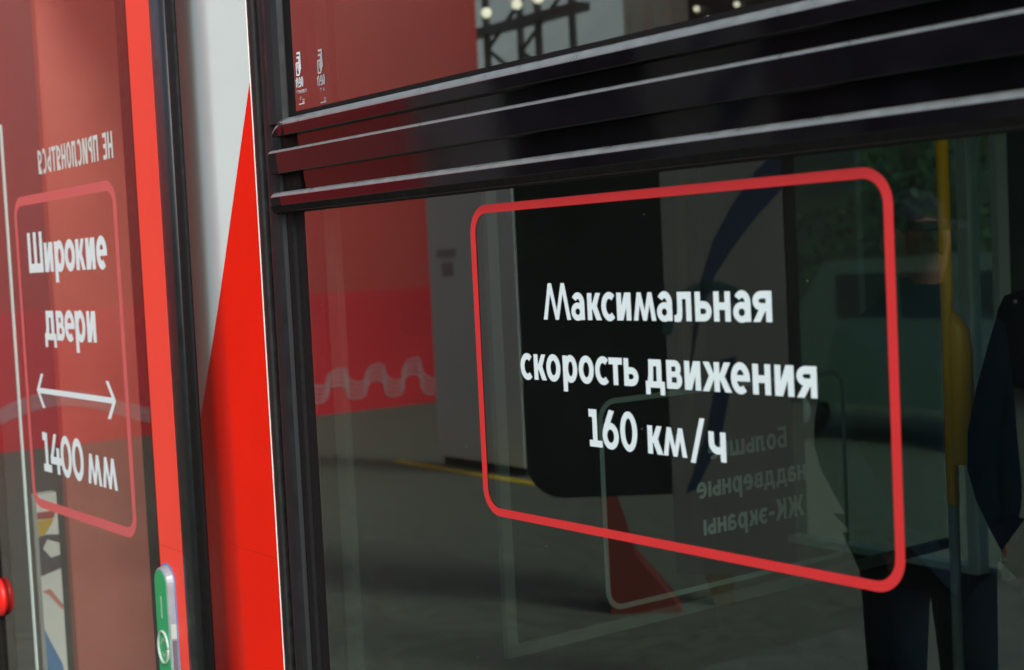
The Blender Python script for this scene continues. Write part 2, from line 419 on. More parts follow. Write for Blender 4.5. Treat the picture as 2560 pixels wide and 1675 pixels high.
# thickness edge of the panel, facing the window
vs = [bm.verts.new(p) for p in ((-0.6755, -0.004, 0.2), (-0.6755, -0.004, 2.8), (-0.6745, 0.004, 2.8), (-0.6745, 0.004, 0.2))]
f = bm.faces.new(vs); f.material_index = 2
me = bpy.data.meshes.new('body_panel'); bm.to_mesh(me); bm.free()
for mm in (M['body_white'], M['body_red'], M['edge_white']): me.materials.append(mm)
for p in me.polygons: p.use_smooth = p.material_index < 2
link_mesh('body_panel', me, train)
# body shell behind the visible face: back wall line above and below the windows and beyond them
boxes('body_shell', [(-7.0, 0.06, -0.6, 6.0, 0.12, 0.34), (-0.66, 0.06, 2.55, 6.0, 0.12, 3.6), (2.25, 0.03, 0.34, 6.0, 0.12, 2.55),
                     (-1.00, 0.095, 0.34, -0.60, 0.12, 3.6)], M['int_dark'], train)

# vertical window frame members, outermost first
def vprofile(name, pts, material, parent, z0=0.25, z1=2.7, smooth=False, end=None):
    return sweep(name, [[(x, y, z0) for x, y in pts], [(x, y, z1) for x, y in pts]], material, parent, True, smooth)
frame = vprofile('window_frame', [(-0.6285, 0.03), (-0.6285, 0.0), (-0.624, -0.006), (-0.612, -0.009), (-0.590, -0.0085), (-0.578, -0.005), (-0.5735, 0.001), (-0.5735, 0.03)], M['rubber_soft'], train)
# jagged sealant bead next to the panel
bm = bmesh.new(); random.seed(3)
N = 150; prev = None
for i in range(N + 1):
    z = 0.25 + 2.45 * i / N
    j = random.uniform(-.0012, .0012)
    sec = [(-0.6742, 0.004), (-0.6735 + j * .4, -0.003), (-0.666, -0.0045), (-0.655, -0.0035), (-0.6515 + j * .5, 0.0), (-0.6515, 0.02), (-0.6742, 0.02)]
    rg = [bm.verts.new((x, y, z)) for x, y in sec]
    if prev:
        for k in range(len(rg) - 1): bm.faces.new((prev[k], prev[k + 1], rg[k + 1], rg[k]))
    prev = rg
from_bm('gasket', bm, M['rubber'], frame)
boxes('groove', [(-0.653, 0.016, 0.25, -0.626, 0.03, 2.7)], M['rubber_dark'], frame)
vprofile('ridge', [(-0.648, 0.017), (-0.648, 0.006), (-0.643, 0.002), (-0.638, 0.006), (-0.638, 0.017)], M['rubber'], frame, 1.72, 2.7)
vprofile('inner_seal', [(-0.5735, 0.03), (-0.5735, 0.004), (-0.566, -0.001), (-0.548, -0.001), (-0.5425, 0.004), (-0.5425, 0.03)], M['rubber_dark'], frame, 0.25, 1.65)
boxes('inner_lip', [(-0.5424, 0.0035, 0.25, -0.503, 0.03, 1.645)], M['rubber_dark'], frame)
vprofile('hopper_stile', [(-0.600, 0.03), (-0.600, -0.006), (-0.594, -0.013), (-0.578, -0.0165), (-0.560, -0.0145), (-0.549, -0.008), (-0.5455, 0.001), (-0.5455, 0.03)], M['rubber_soft'], frame, 1.800, 2.7)
boxes('hopper_edge', [(-0.5454, 0.003, 1.805, -0.5165, 0.03, 2.7)], M['rubber_dark'], frame)

# rails
XR = 2.3
def rail(name, zb, zt, y, bev, x0, mats, capx, drop=0.0):
    """horizontal rail with a softly rounded upper edge; the first stretch is a rubber end piece"""
    tl = 0.075 * (zt - zb)                                  # the face leans in towards its foot
    sec = [(y + 0.030, zb), (y + tl + .001, zb), (y + tl, zb + .0012)]
    K = 6
    for k in range(K + 1):
        a = math.pi / 2 * k / K
        sec.append((y + 1.5 * bev * (1 - math.cos(a)), zt - bev + bev * math.sin(a)))
    sec.append((y + 0.030, zt))
    st = []
    if drop > 0:
        for k in range(7):
            a = math.pi / 2 * k / 6
            st.append((x0 + 0.045 * (1 - math.cos(a)), (1 - math.sin(a)) * drop))
    else:
        st = [(x0, 0.0015), (x0 + .003, 0.0)]
    st += [(capx, 0.0), (capx + 0.0005, 0.0), (0.6, 0.0), (XR, 0.0)]
    bm = bmesh.new(); prev = None; n = len(sec)
    for x, dz in st:
        rg = [bm.verts.new((x, yy, zz - (dz if zz > (zb + zt) / 2 else 0) if zz - dz > zb + .002 or zz <= (zb + zt) / 2 else zb + .002 + .0001 * i)) for i, (yy, zz) in enumerate(sec)]
        if prev:
            for i in range(n - 1):
                f = bm.faces.new((prev[i], rg[i], rg[i + 1], prev[i + 1]))
                f.material_index = (2 if i >= 3 else (1 if x <= capx else 0)); f.smooth = i >= 3
        else:
            f = bm.faces.new(rg); f.material_index = 1
        prev = rg
    return from_bm(name, bm, mats, frame)
rmats = [M['rail_gloss'], M['rubber_dark'], M['rail_edge']]
rail('rail', 1.7760, 1.8072, -0.026, 0.0135, -0.562, rmats, -0.536, drop=0.024)
rail('rail', 1.7125, 1.7541, -0.024, 0.0055, -0.582, rmats, -0.552)
rail('rail', 1.6562, 1.6810, -0.024, 0.0090, -0.581, rmats, -0.546)
sweep('rail_backing', [[(x, 0.0075, 1.6450), (x, -0.0045, 1.8000), (x, 0.02, 1.8000), (x, 0.02, 1.6450)] for x in (-0.508, XR)], M['rail_gloss'], frame)
boxes('glazing_strip', [(-0.514, -0.0015, 1.801, XR, 0.0015, 1.8165)], M['rubber_dark'], frame)
boxes('rail_end_block', [(-0.622, -0.0005, 1.648, -0.5095, 0.02, 1.800)], M['rubber_dark'], frame)
sweep('lip', [[(x, -0.0015, 1.643), (x, -0.013, 1.6450), (x, -0.0215, 1.6560), (x, 0.0, 1.6560)] for x in (-0.590, XR)], M['rubber_dark'], frame)
boxes('lip_edge', [(-0.50, -0.0150, 1.6458, XR, -0.0125, 1.6470)], M['rubber'], frame)

# panes: the outer face carries the reflection
def pane(name, x0, x1, z0, z1, y, gm, parent, th=0.006):
    bm = bmesh.new(); box(bm, x0, y, z0, x1, y + th, z1, 1)
    bmesh.ops.recalc_face_normals(bm, faces=bm.faces[:])
    for f in bm.faces:
        if f.normal.y < -0.9: f.material_index = 0
    me = bpy.data.meshes.new(name); bm.to_mesh(me); bm.free()
    me.materials.append(gm); me.materials.append(M['glass_clear'])
    return link_mesh(name, me, parent)
wp = pane('window_pane', -0.503, 2.24, 0.36, 1.6432, 0.0, M['glass'], train)
up = pane('hopper_pane', -0.5165, 2.24, 1.8010, 2.55, 0.002, M['glass_up'], train)
dp = pane('door_pane', -3.0, -1.2535, 0.25, 2.75, 0.0, M['glass_door'], train)

# the sign on the window
YD = -0.0007
onwin = lambda x, z: (x, YD, z)
W_ = 0.7654
decal('sign_border', rounded_border(0.0, 1.1742, W_, 1.6242, 0.040, 0.040, 0.0126, 0.0118), onwin, M['vinyl_red'], wp)
L1 = [('М', .166, .2256), ('а', .2270, .2550), ('к', .2611, .2896), ('с', .2898, .3163), ('и', .3205, .3482), ('м', .3529, .3951), ('а', .3970, .4248), ('л', .4281, .4586), ('ь', .4651, .4932), ('н', .4969, .5248), ('а', .5290, .5574), ('я', .5606, .5904)]
L2 = [('с', .1070, .1337), ('к', .1382, .1663), ('о', .1663, .1974), ('р', .2029, .2337), ('о', .2370, .2682), ('с', .2712, .2980), ('т', .2990, .3257), ('ь', .3289, .3566),
      ('д', .3703, .4055), ('в', .4094, .4370), ('и', .4417, .4698), ('ж', .4729, .5219), ('е', .5210, .5517), ('н', .5560, .5843), ('и', .5905, .6195), ('я', .6236, .6534)]
L3 = [('1', .2533, .2797), ('6', .2806, .3131), ('0', .3165, .3495), ('к', .3690, .3974), ('м', .3980, .4406), ('/', .4464, .4734), ('ч', .4791, .5081)]
decal('lettering', word(L1, 1.4605, .0355), onwin, M['vinyl_white'], wp)
decal('lettering', word(L2, 1.3770, .0354), onwin, M['vinyl_white'], wp)
decal('lettering', word(L3, 1.2932, .0358), onwin, M['vinyl_white'], wp)

# glass stamps on the hopper pane
def stamp(x0, z1, second, material):
    w = .026; P = []
    q = lambda a, b, c, d: P.append(rect(x0 + a * w, z1 + b * w, x0 + c * w, z1 + d * w))
    # stacked rounded plates with a keyhole-like mark
    q(.28, -.22, .78, -.08); q(.64, -1.15, .78, -.08); q(.24, -.50, .62, -.36); q(.50, -.80, .62, -.36)
    for pp in rounded_border(.10, -1.62, .60, -.72, .10, .10, .12, .12): P.append([(x0 + a * w, z1 + b * w) for a, b in pp])
    q(.30, -1.15, .42, -.86); q(.34, -1.30, .44, -1.05); q(.46, -1.45, .70, -1.25); q(.56, -1.25, .80, -.9)
    # three big letters
    for i, k in enumerate((.0, .36, .70)):
        for pp in ring(k + .15, -2.05, .15, .34, .10, .12, 0 if i else -10, 360 if i == 2 else 200, 14): P.append([(x0 + a * w, z1 + b * w) for a, b in pp])
        if i == 0: q(.0, -2.38, .09, -2.05); q(.21, -2.38, .30, -2.05); q(-.06, -1.93, .10, -1.85)
        if i == 1: q(k + .21, -2.38, k + .30, -2.0); q(k + .04, -2.38, k + .3, -2.28); q(k + .05, -2.14, k + .18, -2.06)
        if i == 2: q(k + .05, -2.16, k + .15, -2.08)
    o = decal('stamp_mark', P, lambda x, z: (x, 0.0013, z), material, up)
    def small(txt, ax, az, size):
        cu = bpy.data.curves.new('t', 'FONT'); cu.body = txt; cu.size = size; cu.space_character = .9
        ob = bpy.data.objects.new('t', cu); COL.objects.link(ob)
        dg = bpy.context.evaluated_depsgraph_get(); me = bpy.data.meshes.new_from_object(ob.evaluated_get(dg))
        bpy.data.objects.remove(ob)
        me.transform(Matrix.Translation((x0 + ax * w, 0.0013, z1 + az * w)) @ Matrix.Rotation(math.pi / 2, 4, 'X'))
        me.materials.clear(); me.materials.append(material)
        link_mesh('stamp_lettering', me, up)
    if second: small('T   4', .28, -2.78, .0085)
    else: small('T TINTED 5', -.02, -2.78, .0078); small('V', .42, -3.22, .0085)
    small('22', .72, -3.42, .0085)
    decal('stamp_line', [rect(x0 + .25 * w, z1 - 3.52 * w, x0 + 1.0 * w, z1 - 3.46 * w)], lambda x, z: (x, 0.0013, z), material, up)
stamp(-.5095, 1.9185, False, M['stamp'])
stamp(-.4335, 1.9125, True, M['stamp2'])

# ------------------------------------------------------------------ the door
leaf = sweep('door_stile', [[(-1.2455, 0.03, z), (-1.2455, -0.0005, z), (-1.2440, -0.0025, z), (-1.1235, -0.0025, z), (-1.1222, -0.0005, z), (-1.1222, 0.03, z)] for z in (0.2, 2.8)], M['stile_red'], train)
boxes('stile_joint', [(-1.2536, 0.001, 0.2, -1.2456, 0.02, 2.8)], M['rubber_dark'], leaf)
vprofile('door_seal', [(-1.1220, 0.012), (-1.1220, -0.0015), (-1.112, -0.0060), (-1.095, -0.0085), (-1.062, -0.0085), (-1.045, -0.0060), (-1.0420, -0.001), (-1.0420, 0.012)], M['seal_gloss'], leaf, 0.2, 2.8, True)
vprofile('outer_seal', [(-1.0415, 0.006), (-1.0415, -0.001), (-1.034, -0.0050), (-1.020, -0.0065), (-1.003, -0.0050), (-0.999, -0.001), (-1.0015, 0.004)], M['rubber_dark'], leaf, 0.2, 2.8, True)
# black printed margin on the inside of the door glass
boxes('glass_margin', [(-1.331, 0.0075, 0.25, -1.2535, 0.020, 2.75)], M['rubber_dark'], dp)
boxes('edge_strip', [(-2.169, -0.0010, 0.25, -2.1525, 0.002, 1.96)], M['int_light'], dp)
ondoor = lambda x, z: (x, YD, z)
decal('sign_border', rounded_border(-2.093, 0.953, -1.371, 1.762, 0.060, 0.052, 0.0225, 0.0235), ondoor, M['vinyl_pink'], dp)
D1 = [('Ш', -2.000, -1.8875), ('и', -1.8765, -1.8125), ('р', -1.8010, -1.7305), ('о', -1.7275, -1.6560), ('к', -1.6505, -1.5890), ('и', -1.5825, -1.5224), ('е', -1.5145, -1.4475)]
D2 = [('д', -1.9105, -1.8255), ('в', -1.8215, -1.7630), ('е', -1.7610, -1.6905), ('р', -1.6865, -1.6175), ('и', -1.6070, -1.5480)]
D3 = [('1', -1.9855, -1.9250), ('4', -1.9300, -1.8500), ('0', -1.8525, -1.7735), ('0', -1.7700, -1.6900), ('м', -1.6640, -1.5720), ('м', -1.5660, -1.4740)]
decal('lettering', word(D1, 1.5652, .0735, .30, .27), ondoor, M['vinyl_white'], dp)
decal('lettering', word(D2, 1.3950, .0733, .28, .25), ondoor, M['vinyl_white'], dp)
decal('lettering', word(D3, 1.0545, .0728, .28, .27), ondoor, M['vinyl_white'], dp)
az = 1.2632
decal('arrow', [rect(-1.990, az - .0068, -1.465, az + .0068),
                [(-2.004, az), (-1.985, az), (-1.945, az + .044), (-1.964, az + .044)], [(-2.004, az), (-1.985, az), (-1.945, az - .044), (-1.964, az - .044)],
                [(-1.450, az), (-1.469, az), (-1.509, az + .044), (-1.490, az + .044)], [(-1.450, az), (-1.469, az), (-1.509, az - .044), (-1.490, az - .044)]], ondoor, M['vinyl_white'], dp)
# НЕ ПРИСЛОНЯТЬСЯ, printed to be read from inside
msg = 'НЕ ПРИСЛОНЯТЬСЯ'; low = {'Н': 'н', 'Е': 'е_cap', 'П': 'п', 'Р': 'р_cap', 'И': 'и', 'С': 'с', 'Л': 'л', 'О': 'о', 'Я': 'я', 'Т': 'т', 'Ь': 'ь'}
wid = {'Е': .46, 'С': .52, 'О': .60, 'Р': .50, 'Т': .56, 'Л': .60, 'Я': .54, 'Ь': .52, 'П': .56, 'И': .60, 'Н': .56}
tot = sum(wid.get(c, .34) for c in msg) + .12 * (len(msg) - 1)
xh = .0592; k = (1.8761 - 1.3725) / (tot * xh); polys = []; cx = 0
for c in msg:
    if c == ' ':
        decal('lettering', polys, ondoor, M['vinyl_pale'], dp); polys = []; cx += .34 + .12; continue
    for p in glyph(low[c], wid[c] * k, 1.0, .17 * k, .17):
        polys.append([(-1.3725 - (cx * k + x) * xh, 1.8085 + y * xh) for x, y in p])
    cx += wid[c] + .12
decal('lettering', polys, ondoor, M['vinyl_pale'], dp)

# green door-button housing on the stile
bx, bz, br = -1.2115, 0.8830, 0.0340
def stad(r, y, dz=0):
    pts = []
    for kk in range(17):
        a = math.pi * kk / 16; pts.append((bx + r * math.cos(a), y, bz + r * math.sin(a)))
    return pts + [(bx - r, y, 0.50), (bx + r, y, 0.50)]
btn = sweep('door_button', [stad(br + .005, -0.0026), stad(br + .001, -0.0165), stad(br - .0015, -0.0185)], M['grey_plastic'], train, True, False)
sweep('button_pad', [stad(br + .0085, -0.0012), stad(br + .0085, -0.0036)], M['blue_pad'], btn)
sweep('label_plate', [stad(br - .0035, -0.0186), stad(br - .0035, -0.0193)], M['green_label'], btn)
boxes('label_mark', [(bx - .0035, -0.0200, 0.8080, bx + .0025, -0.0194, 0.8560)], M['pale_print'], btn)
boxes('label_mark', [(bx - .0035, -0.0200, 0.6300, bx + .0025, -0.0194, 0.6780)], M['pale_print'], btn)
boxes('side_latch', [(bx + br - .002, -0.014, 0.700, bx + br + .0052, -0.005, 0.765)], M['grey_dark_plastic'], btn)
boxes('side_rib', [(bx + br - .002, -0.0160, 0.768, bx + br + .0045, -0.003, 0.800)], M['ring_grey'], btn, 0.001)
bm = bmesh.new()
pr = []
for kk in range(28):
    a = 2 * math.pi * kk / 28; pr.append((bx + .0265 * math.cos(a), -0.0205, .7450 + .0345 * math.sin(a)))
tube(bm, pr + [pr[0]], .0032, 8); from_bm('push_ring', bm, M['ring_grey'], btn, True)
decal('push_symbol', ring(bx, .745, .016, .021, .006, .006, 40, 170, 10) + ring(bx, .745, .016, .021, .006, .006, 220, 350, 10), lambda x, z: (x, -0.0196, z), M['pale_print'], btn)

# ------------------------------------------------------------------ train interior
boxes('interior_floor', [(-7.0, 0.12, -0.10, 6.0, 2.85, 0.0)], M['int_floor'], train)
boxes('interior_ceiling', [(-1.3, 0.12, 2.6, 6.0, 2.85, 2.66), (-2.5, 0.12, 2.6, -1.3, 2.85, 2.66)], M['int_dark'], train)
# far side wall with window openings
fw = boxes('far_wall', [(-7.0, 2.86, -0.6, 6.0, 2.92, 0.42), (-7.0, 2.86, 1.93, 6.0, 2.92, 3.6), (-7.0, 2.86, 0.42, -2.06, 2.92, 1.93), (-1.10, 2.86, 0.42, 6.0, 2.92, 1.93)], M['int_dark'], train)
boxes('far_window_trim', [(-1.245, 2.80, 0.42, -1.205, 2.858, 1.93), (-2.05, 2.80, 0.42, -1.245, 2.858, 0.445), (-1.115, 2.80, 0.42, -1.09, 2.858, 1.93)], M['int_light'], fw)
pane('far_pane', -2.06, -1.10, 0.42, 1.93, 2.87, M['glass_far'], fw)
# inner reveal of the near window
boxes('window_reveal', [(-0.484, 0.026, 0.34, -0.450, 0.040, 1.70), (-0.484, 0.026, 1.70, 2.25, 0.16, 1.80)], M['int_reveal'], train)
# dark wall across the coach, and a panel added for the door-glass veil
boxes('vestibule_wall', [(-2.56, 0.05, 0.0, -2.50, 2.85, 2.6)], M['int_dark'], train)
ep = boxes('added_veil_panel', [(-2.4985, 0.212, 0.0, -2.45, 0.66, 2.6)], M['veil_brown'], train, .004)
boxes('meeting_seal', [(-2.75, -0.010, 0.2, -2.452, 0.03, 2.8)], M['rubber_dark'], leaf)
bm = bmesh.new(); bmesh.ops.create_uvsphere(bm, u_segments=24, v_segments=14, radius=.055); bmesh.ops.scale(bm, verts=bm.verts[:], vec=(1, .35, 1)); bmesh.ops.translate(bm, verts=bm.verts[:], vec=(-2.437, -.008, .652))
from_bm('red_knob', bm, M['red_knob'], train, True)
post = boxes('printed_notice', [(-2.4995, .122, .34, -2.462, .182, .925)], mat('notice_white', (.74, .78, .75), .6), train)
def field(name, pts, c, dx):
    decal(name, [[(.122 + a * .06, b) for a, b in pts]], lambda y, z: (-2.4615 + dx, y, z), mat('notice_print', c, .6), post)
field('blue_field', [(0, .34), (1, .34), (.75, .42), (.25, .49), (0, .53)], (.07, .22, .48), 0)
field('dark_field', [(0, .685), (1, .70), (1, .74), (.55, .735), (.18, .765), (.42, .79), (1, .775), (1, .80), (.35, .805), (0, .80)], (.07, .06, .08), 0)
field('yellow_field', [(0, .80), (.35, .807), (.8, .845), (.7, .85), (0, .85)], (.58, .40, .04), 0)
field('red_field', [(0, .852), (.8, .85), (.95, .872), (0, .872)], (.38, .06, .05), 0)
field('pink_mark', [(0, .640), (.30, .628), (.95, .575), (1, .59), (.4, .645)], (.60, .22, .18), 0)
# glass draught screen beside the vestibule, its notice seen from behind
scr = empty('draught_screen_pivot')
bpy.data.objects.remove(scr)
bm = bmesh.new(); box(bm, -0.606, .47, .77, -0.598, 1.85, 1.80, 0)
screen = from_bm('draught_screen', bm, [M['glass_part']], train)
boxes('screen_rail', [(-0.610, .45, .745, -0.594, 1.86, .770), (-0.610, .45, .770, -0.594, .475, 1.80)], M['int_grey'], screen)
boxes('hopper_veil_panel', [(-0.64, .135, 1.802, -0.60, 1.86, 2.595)], M['veil_taupe'], train)  # added panel, supplies the lighter veil behind the hopper glass
onscr = lambda y, z: (-0.5965, y, z)
decal('sign_border', rounded_border(.711, .79, 1.476, 1.24, .045, .045, .0126, .0118), onscr, mat('teal_grey_border', (.17, .24, .22), .6), screen)
def mirrored(txt, start, base, xh=.0355):
    wd = {'Б': .86, 'о': .87, 'л': .86, 'ь': .79, 'ш': 1.3, 'и': .79, 'е': .86, 'н': .78, 'а': .78, 'д': .99, 'в': .78, 'р': .86, 'ы': 1.08, 'э': .80, 'к': .80, 'Ж': 1.55, 'К': 1.0, '-': .5}
    P = []; c = 0
    for ch in txt:
        g = glyph({'ш': 'Ш', 'Ж': 'ж', 'К': 'к'}.get(ch, ch), wd[ch], 1.39 if ch == 'Б' else 1.0)
        if ch in 'ЖК': g = [[(x, y * 1.39) for x, y in p] for p in g]
        for p in g: P.append([(start - (c + x) * xh, base + y * xh) for x, y in p])
        c += wd[ch] + .12
    return P
decal('lettering', mirrored('Большие', 1.272, 1.076), onscr, M['vinyl_grey'], screen)
decal('lettering', mirrored('наддверные', 1.332, .993), onscr, M['vinyl_grey'], screen)
decal('lettering', mirrored('ЖК-экраны', 1.322, .909), onscr, M['vinyl_grey'], screen)
# yellow grab pole with a thicker padded length
bm = bmesh.new(); tube(bm, [(-.2, 1.355, 0.0), (-.2, 1.355, 2.6)], .012, 12)
pole = from_bm('pole', bm, M['grey_plastic'], train, True)
bm = bmesh.new()
tube(bm, [(-.2, 1.355, .973), (-.2, 1.355, 1.9)], .0135, 12)
tube(bm, [(-.185, 1.375, 1.06), (-.185, 1.375, 1.30), (-.187, 1.372, 1.345), (-.195, 1.36, 1.385)], [.026, .026, .023, .008], 14)
from_bm('grab_handle', bm, M['yellow_rail'], pole, True)
# seat backs
def seat_back(x, y):
    bm = bmesh.new(); box(bm, x, y, .45, x + .14, y + .46, 1.12); box(bm, x, y, .40, x + .52, y + .46, .50); box(bm, x + .02, y + .06, 1.12, x + .14, y + .40, 1.34)
    return from_bm('seat', bm, M['seat'], train, False, .03)
for x, y in ((0.35, 2.0), (0.35, 1.5), (1.3, .35)): seat_back(x, y)

# ------------------------------------------------------------------ across the platform (seen mirrored in the glass)
M['wall_red'] = mat('red_wall_panels', (0.43, 0.036, 0.032), 0.6, noise=0.08, nscale=0.8)
M['wall_deep'] = mat('deep_red_band', (0.52, 0.012, 0.022), 0.5, noise=0.08, nscale=0.9)
M['ornament'] = mat('pale_ornament', (0.40, 0.22, 0.24), 0.6)
M['pillar'] = mat('grey_white_pillar', (0.78, 0.97, 0.90), 0.6, noise=0.05, nscale=1.5)
wall = empty('exhibition_wall', (-11.5, -4, 0), 'tall red exhibition wall with pale wave ornament along its base', 'wall')
def at(parent, o):
    o.parent = parent; o.matrix_parent_inverse = Matrix.Translation(-parent.location); return o
o = boxes('wall_panel', [(-11.9, -8.15, 1.25, -11.5, 6, 6.0)], M['wall_red']); at(wall, o)
o = boxes('base_band', [(-11.9, -8.15, 0.0, -11.48, 6, 1.25)], M['wall_deep']); at(wall, o)
polys = []
def wave(pts, wdt=.016):
    P = []
    for (a, b), (c, d) in zip(pts[:-1], pts[1:]):
        dx, dz = c - a, d - b; L = math.hypot(dx, dz) or 1; nx, nz = -dz / L * wdt, dx / L * wdt
        P.append([(a + nx, b + nz), (a - nx, b - nz), (c - nx, d - nz), (c + nx, d + nz)])
    return P
for off in range(4):
    pts = []; ph = 0.0; y = -8.1
    while y < 5.8:
        per = .46 if y < -4.6 else 2.3
        ph += .0275 / per * 2 * math.pi; y += .0275
        if y < -4.6: pts.append((y - .034 * math.sin(2 * ph), .29 + .105 * math.sin(ph + .12 * off) * (1 + .25 * math.sin(y * 2.3)) + .052 * off - .07))
        else: pts.append((y, .30 + .14 * math.sin(ph) + .036 * off - .05))
    polys += wave(pts, .0115)
o = decal('wave_ornament', polys, lambda y, z: (-11.476, y, z), M['ornament'], None); at(wall, o)

pil = empty('info_pillar', (-6.85, -4.75, 0), 'pale grey information pillar beside the yellow platform line', 'pillar')
o = boxes('pillar_body', [(-7.46, -4.81, .06, -6.34, -4.75, 2.45)], M['pillar'], None, .01); at(pil, o)
o = boxes('plinth', [(-7.42, -4.84, 0.0, -6.38, -4.78, .06)], M['int_dark']); at(pil, o)
o = boxes('vent_plate', [(-7.33, -4.75, 1.56, -7.08, -4.742, 1.62), (-7.27, -4.75, 1.42, -7.12, -4.742, 1.52)], mat('grey_plate', (.42, .45, .43), .5)); at(pil, o)

# stage truss, lamps, drape and screen high behind the pillar
M['truss'] = mat('black_truss', (0.035, 0.035, 0.037), 0.5)
M['drape'] = mat('pale_drape', (0.86, 0.85, 0.70), 0.9, noise=0.08, nscale=2)
M['tent'] = mat('white_tent_wall', (0.84, 0.90, 0.84), 0.8, noise=0.06, nscale=1)
M['screen'] = mat('dark_display', (0.012, 0.030, 0.030), 0.5)
M['lamp'] = bpy.data.materials.new('lit_lamp'); M['lamp'].use_nodes = True
b = M['lamp'].node_tree.nodes['Principled BSDF']; b.inputs['Emission Color'].default_value = (1, .95, .7, 1); b.inputs['Emission Strength'].default_value = 2.5
tr = empty('lighting_truss', (-11.6, -9.0, 0), 'black lattice lighting truss tower with small lit lamps', 'truss')
bm = bmesh.new()
X0, X1, Y0, Y1 = -12.35, -11.35, -9.4, -8.9
for x in (X0, X1):
    for y in (Y0, Y1): tube(bm, [(x, y, 0), (x, y, 5.0)], .045, 8)
o = from_bm('upright', bm, M['truss']); at(tr, o)
bm = bmesh.new(); z = .1; s_ = 1
while z < 4.8:
    for y in (Y0, Y1): tube(bm, [(X0 if s_ > 0 else X1, y, z), (X1 if s_ > 0 else X0, y, z + .65)], .026, 6)
    z += .65; s_ = -s_
o = from_bm('brace', bm, M['truss']); at(tr, o)
o = boxes('lamp_bracket', [(-13.2, -9.05, 4.18, -10.6, -8.85, 4.27)], M['truss']); at(tr, o)
for x in (-12.6, -12.2, -11.6, -11.2, -10.85):
    bm = bmesh.new(); bmesh.ops.create_uvsphere(bm, u_segments=12, v_segments=8, radius=.06); bmesh.ops.translate(bm, verts=bm.verts[:], vec=(x, -8.8, 4.40))
    o = from_bm('lamp', bm, M['lamp'], None, True); at(tr, o)
hall = empty('pavilion', (-11, -11.2, 0), 'long pavilion with pale canvas roof over an added dark front', 'pavilion')
o = sweep('canvas_roof', [[(x, -10.9, 2.72), (x, -10.9, 2.80), (x, -12.6, 4.6), (x, -16.5, 7.6), (x, -16.5, 7.5), (x, -12.6, 4.45)] for x in (-26.0, 6.0)], M['tent']); at(hall, o)  # sloped upward to catch sun and sky, brightening its reflection
o = boxes('dark_backing_front', [(-26.0, -11.5, 0, 6.0, -11.2, 2.75)], M['screen']); at(hall, o)  # added dark backing, keeps the lower window reflection dark
bm = bmesh.new(); prev = None
for i in range(90):
    x = -10.9 + i * .016; y = -9.8 + .05 * math.sin(i * .55) + .03 * math.sin(i * .21)
    c = (bm.verts.new((x, y, .2)), bm.verts.new((x + .05 * math.sin(i * .3), y, 6)))
    if prev: bm.faces.new((prev[0], c[0], c[1], prev[1])).smooth = True
    prev = c
drape = from_bm('drape', bm, M['drape']); tag(drape, 'cream drape hanging in folds in front of the pavilion', 'drape')
scrn = empty('display_screen', (-8.6, -9.4, 0), 'large dark display screen standing beside the cream drape', 'screen')
o = boxes('display_panel', [(-9.45, -9.5, .3, -7.3, -9.42, 6)], M['screen']); at(scrn, o)
for x, z in ((-9.28, 4.0), (-9.12, 3.86), (-8.85, 4.1), (-8.7, 3.95)):
    bm = bmesh.new(); bmesh.ops.create_uvsphere(bm, u_segments=10, v_segments=6, radius=.032); bmesh.ops.translate(bm, verts=bm.verts[:], vec=(x, -9.38, z))
    o = from_bm('indicator_lamp', bm, M['lamp'], None, True); at(scrn, o)
# ------------------------------------------------------------------ people
def skin(name, pts, edges, radii, material, sub=1):
    me = bpy.data.meshes.new(name); me.from_pydata(pts, edges, []); me.update()
    ob = bpy.data.objects.new(name, me); COL.objects.link(ob)
    md = ob.modifiers.new('s', 'SKIN'); ob.modifiers.new('d', 'SUBSURF').levels = sub
    for v, r in zip(me.skin_vertices[0].data, radii): v.radius = r if isinstance(r, tuple) else (r, r)
    me.skin_vertices[0].data[0].use_root = True
    dg = bpy.context.evaluated_depsgraph_get(); m2 = bpy.data.meshes.new_from_object(ob.evaluated_get(dg))
    bpy.data.objects.remove(ob); bpy.data.meshes.remove(me)
    m2.materials.clear(); m2.materials.append(material)
    for p in m2.polygons: p.use_smooth = True
    o = link_mesh(name, m2); o.name = name
    return o

